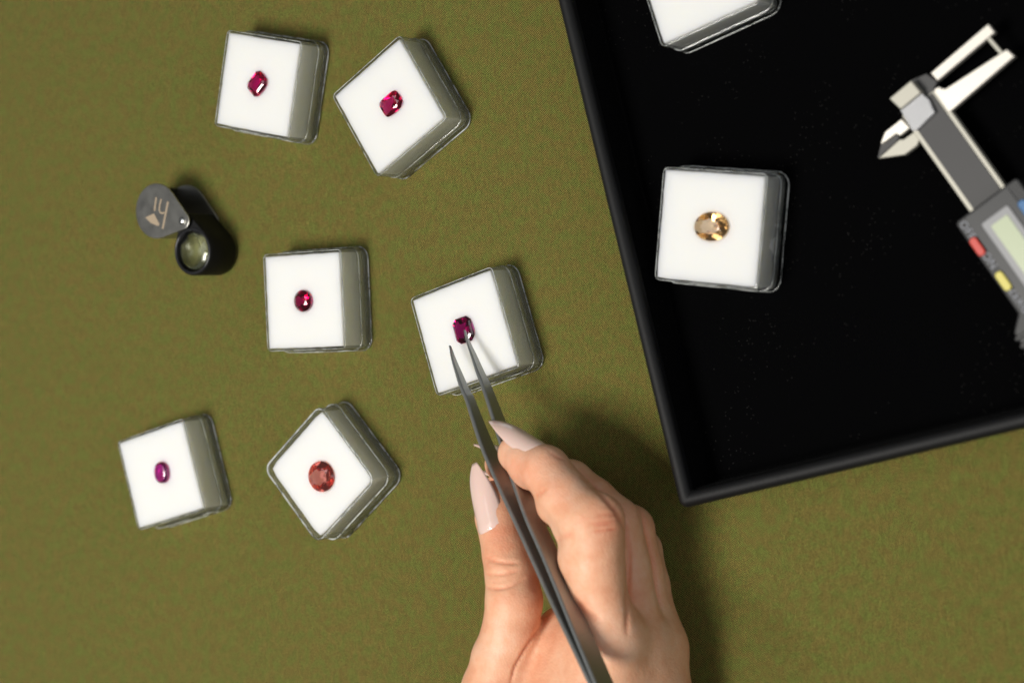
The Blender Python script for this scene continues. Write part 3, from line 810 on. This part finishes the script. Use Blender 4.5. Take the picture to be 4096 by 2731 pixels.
    ms = mat('skin', rough=.48, Subsurface_Weight=.20, Subsurface_Scale=.0035, Subsurface_Radius=(1, .36, .2)); t = NT(ms)
    a_ = t.n('ShaderNodeAttribute'); a_.attribute_name = 'blush'
    oc = t.obj(); n1 = t.noise(oc, 55, 4, .6); n2 = t.noise(oc, 420, 3, .6)
    n1 = t.math('ADD', t.math('MULTIPLY', n1, .65), t.math('MULTIPLY', t.noise(oc, 190, 4, .6), .35))
    base = t.ramp(n1, [(.30, lin(232, 158, 122)), (.5, lin(246, 188, 152)), (.70, lin(252, 209, 180))])
    base = t.mix(t.math('MULTIPLY', n2, .14), base, lin(220, 140, 104))
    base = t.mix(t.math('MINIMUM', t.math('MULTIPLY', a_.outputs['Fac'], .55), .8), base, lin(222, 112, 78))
    t.l(base, t.b.inputs['Base Color'])
    vo = t.n('ShaderNodeTexVoronoi'); vo.inputs['Scale'].default_value = 1500; t.l(oc, vo.inputs['Vector'])
    n3 = t.noise(oc, 160, 4, .65)
    t_h = t.math('ADD', t.math('ADD', t.math('MULTIPLY', vo.outputs['Distance'], .7), n2), t.math('MULTIPLY', n3, 1.2))
    t.bump(t_h, .22, .0007)
    t.b.inputs['Specular IOR Level'].default_value = .38
    ho = link('hand', me, ms, None, True)
    tag(ho, 'person right hand with long pale nails pinching the tweezers', 'hand')
    # ---- nails
    mn = mat('pale_pink_nail', lin(242, 208, 196), .12, Subsurface_Weight=.1, Subsurface_Scale=.002)
    mn.node_tree.nodes['Principled BSDF'].inputs['Coat Weight'].default_value = .5
    def nail(axA, axB, r, nvec, u0, L, W, bend, lift=.0, tipw=.10):
        """axA->axB towards the tip; nail root at axA+u0; W half width"""
        d = Vector(axB-axA).normalized(); nn = Vector(nvec); nn = (nn-d*nn.dot(d)).normalized(); sd = d.cross(nn)
        o0 = Vector(axA)+d*u0
        NU, NV = 22, 12; vs = []; fs = []
        for i in range(NU+1):
            u = i/NU
            if u < .16: wf = .50+.50*math.sin(u/.16*math.pi/2)
            elif u < .34: wf = 1
            else: q = (u-.34)/.66; wf = max(1-q**1.55*(1-tipw), tipw)
            ph = math.radians(66)
            for j in range(NV+1):
                v = (j/NV*2-1); R = W/math.sin(ph); a = ph*v*wf
                root_round = .10*L*(v*v)*(1 if u < .2 else 0)*(1-u/.2 if u < .2 else 0)
                p = o0+d*(L*u+root_round*0)+nn*(r+lift*u-bend*max(u-.45, 0)**2-(R-R*math.cos(a)))+sd*(R*math.sin(a))
                # sink the root edge a little into the skin
                p -= nn*(.0006*max(0, 1-u/.08))
                vs.append(p)
        for i in range(NU):
            for j in range(NV):
                k = i*(NV+1)+j; fs.append((k, k+1, k+NV+2, k+NV+1))
        o = mesh('fingernail', vs, fs, mn, ho, True)
        s = o.modifiers.new('thick', 'SOLIDIFY'); s.thickness = .0007; s.offset = -1
        return o
    tocam = lambda p: np.array((CAM-Vector(p)).normalized())
    left_ = -np.array(RT); up_ = np.array(UP)
    A, B = J(372, 790, .0498), J(322, 560, .045)
    nail(A, B, .0089, left_*.66+tocam(A)*.74, .0030, .0258, .0062, .006, -.0002, .14)
    A, B = J(600, 388, .0570), J(440, 296, .049)
    nail(A, B, .0086, up_*.84+tocam(A)*.46, .0030, .0285, .0050, .0090, .0012, .08)
    A, B = J(495, 385, .0325), J(350, 356, .031)
    nail(A, B, .0064, up_*.95+tocam(A)*.12, .001, .0225, .0046, .004, .0004, .10)
    A, B = J(520, 498, .021), J(352, 484, .019)
    nail(A, B, .0062, up_*.95+tocam(A)*.12, .001, .0225, .0045, .004, .0004, .10)
hand()
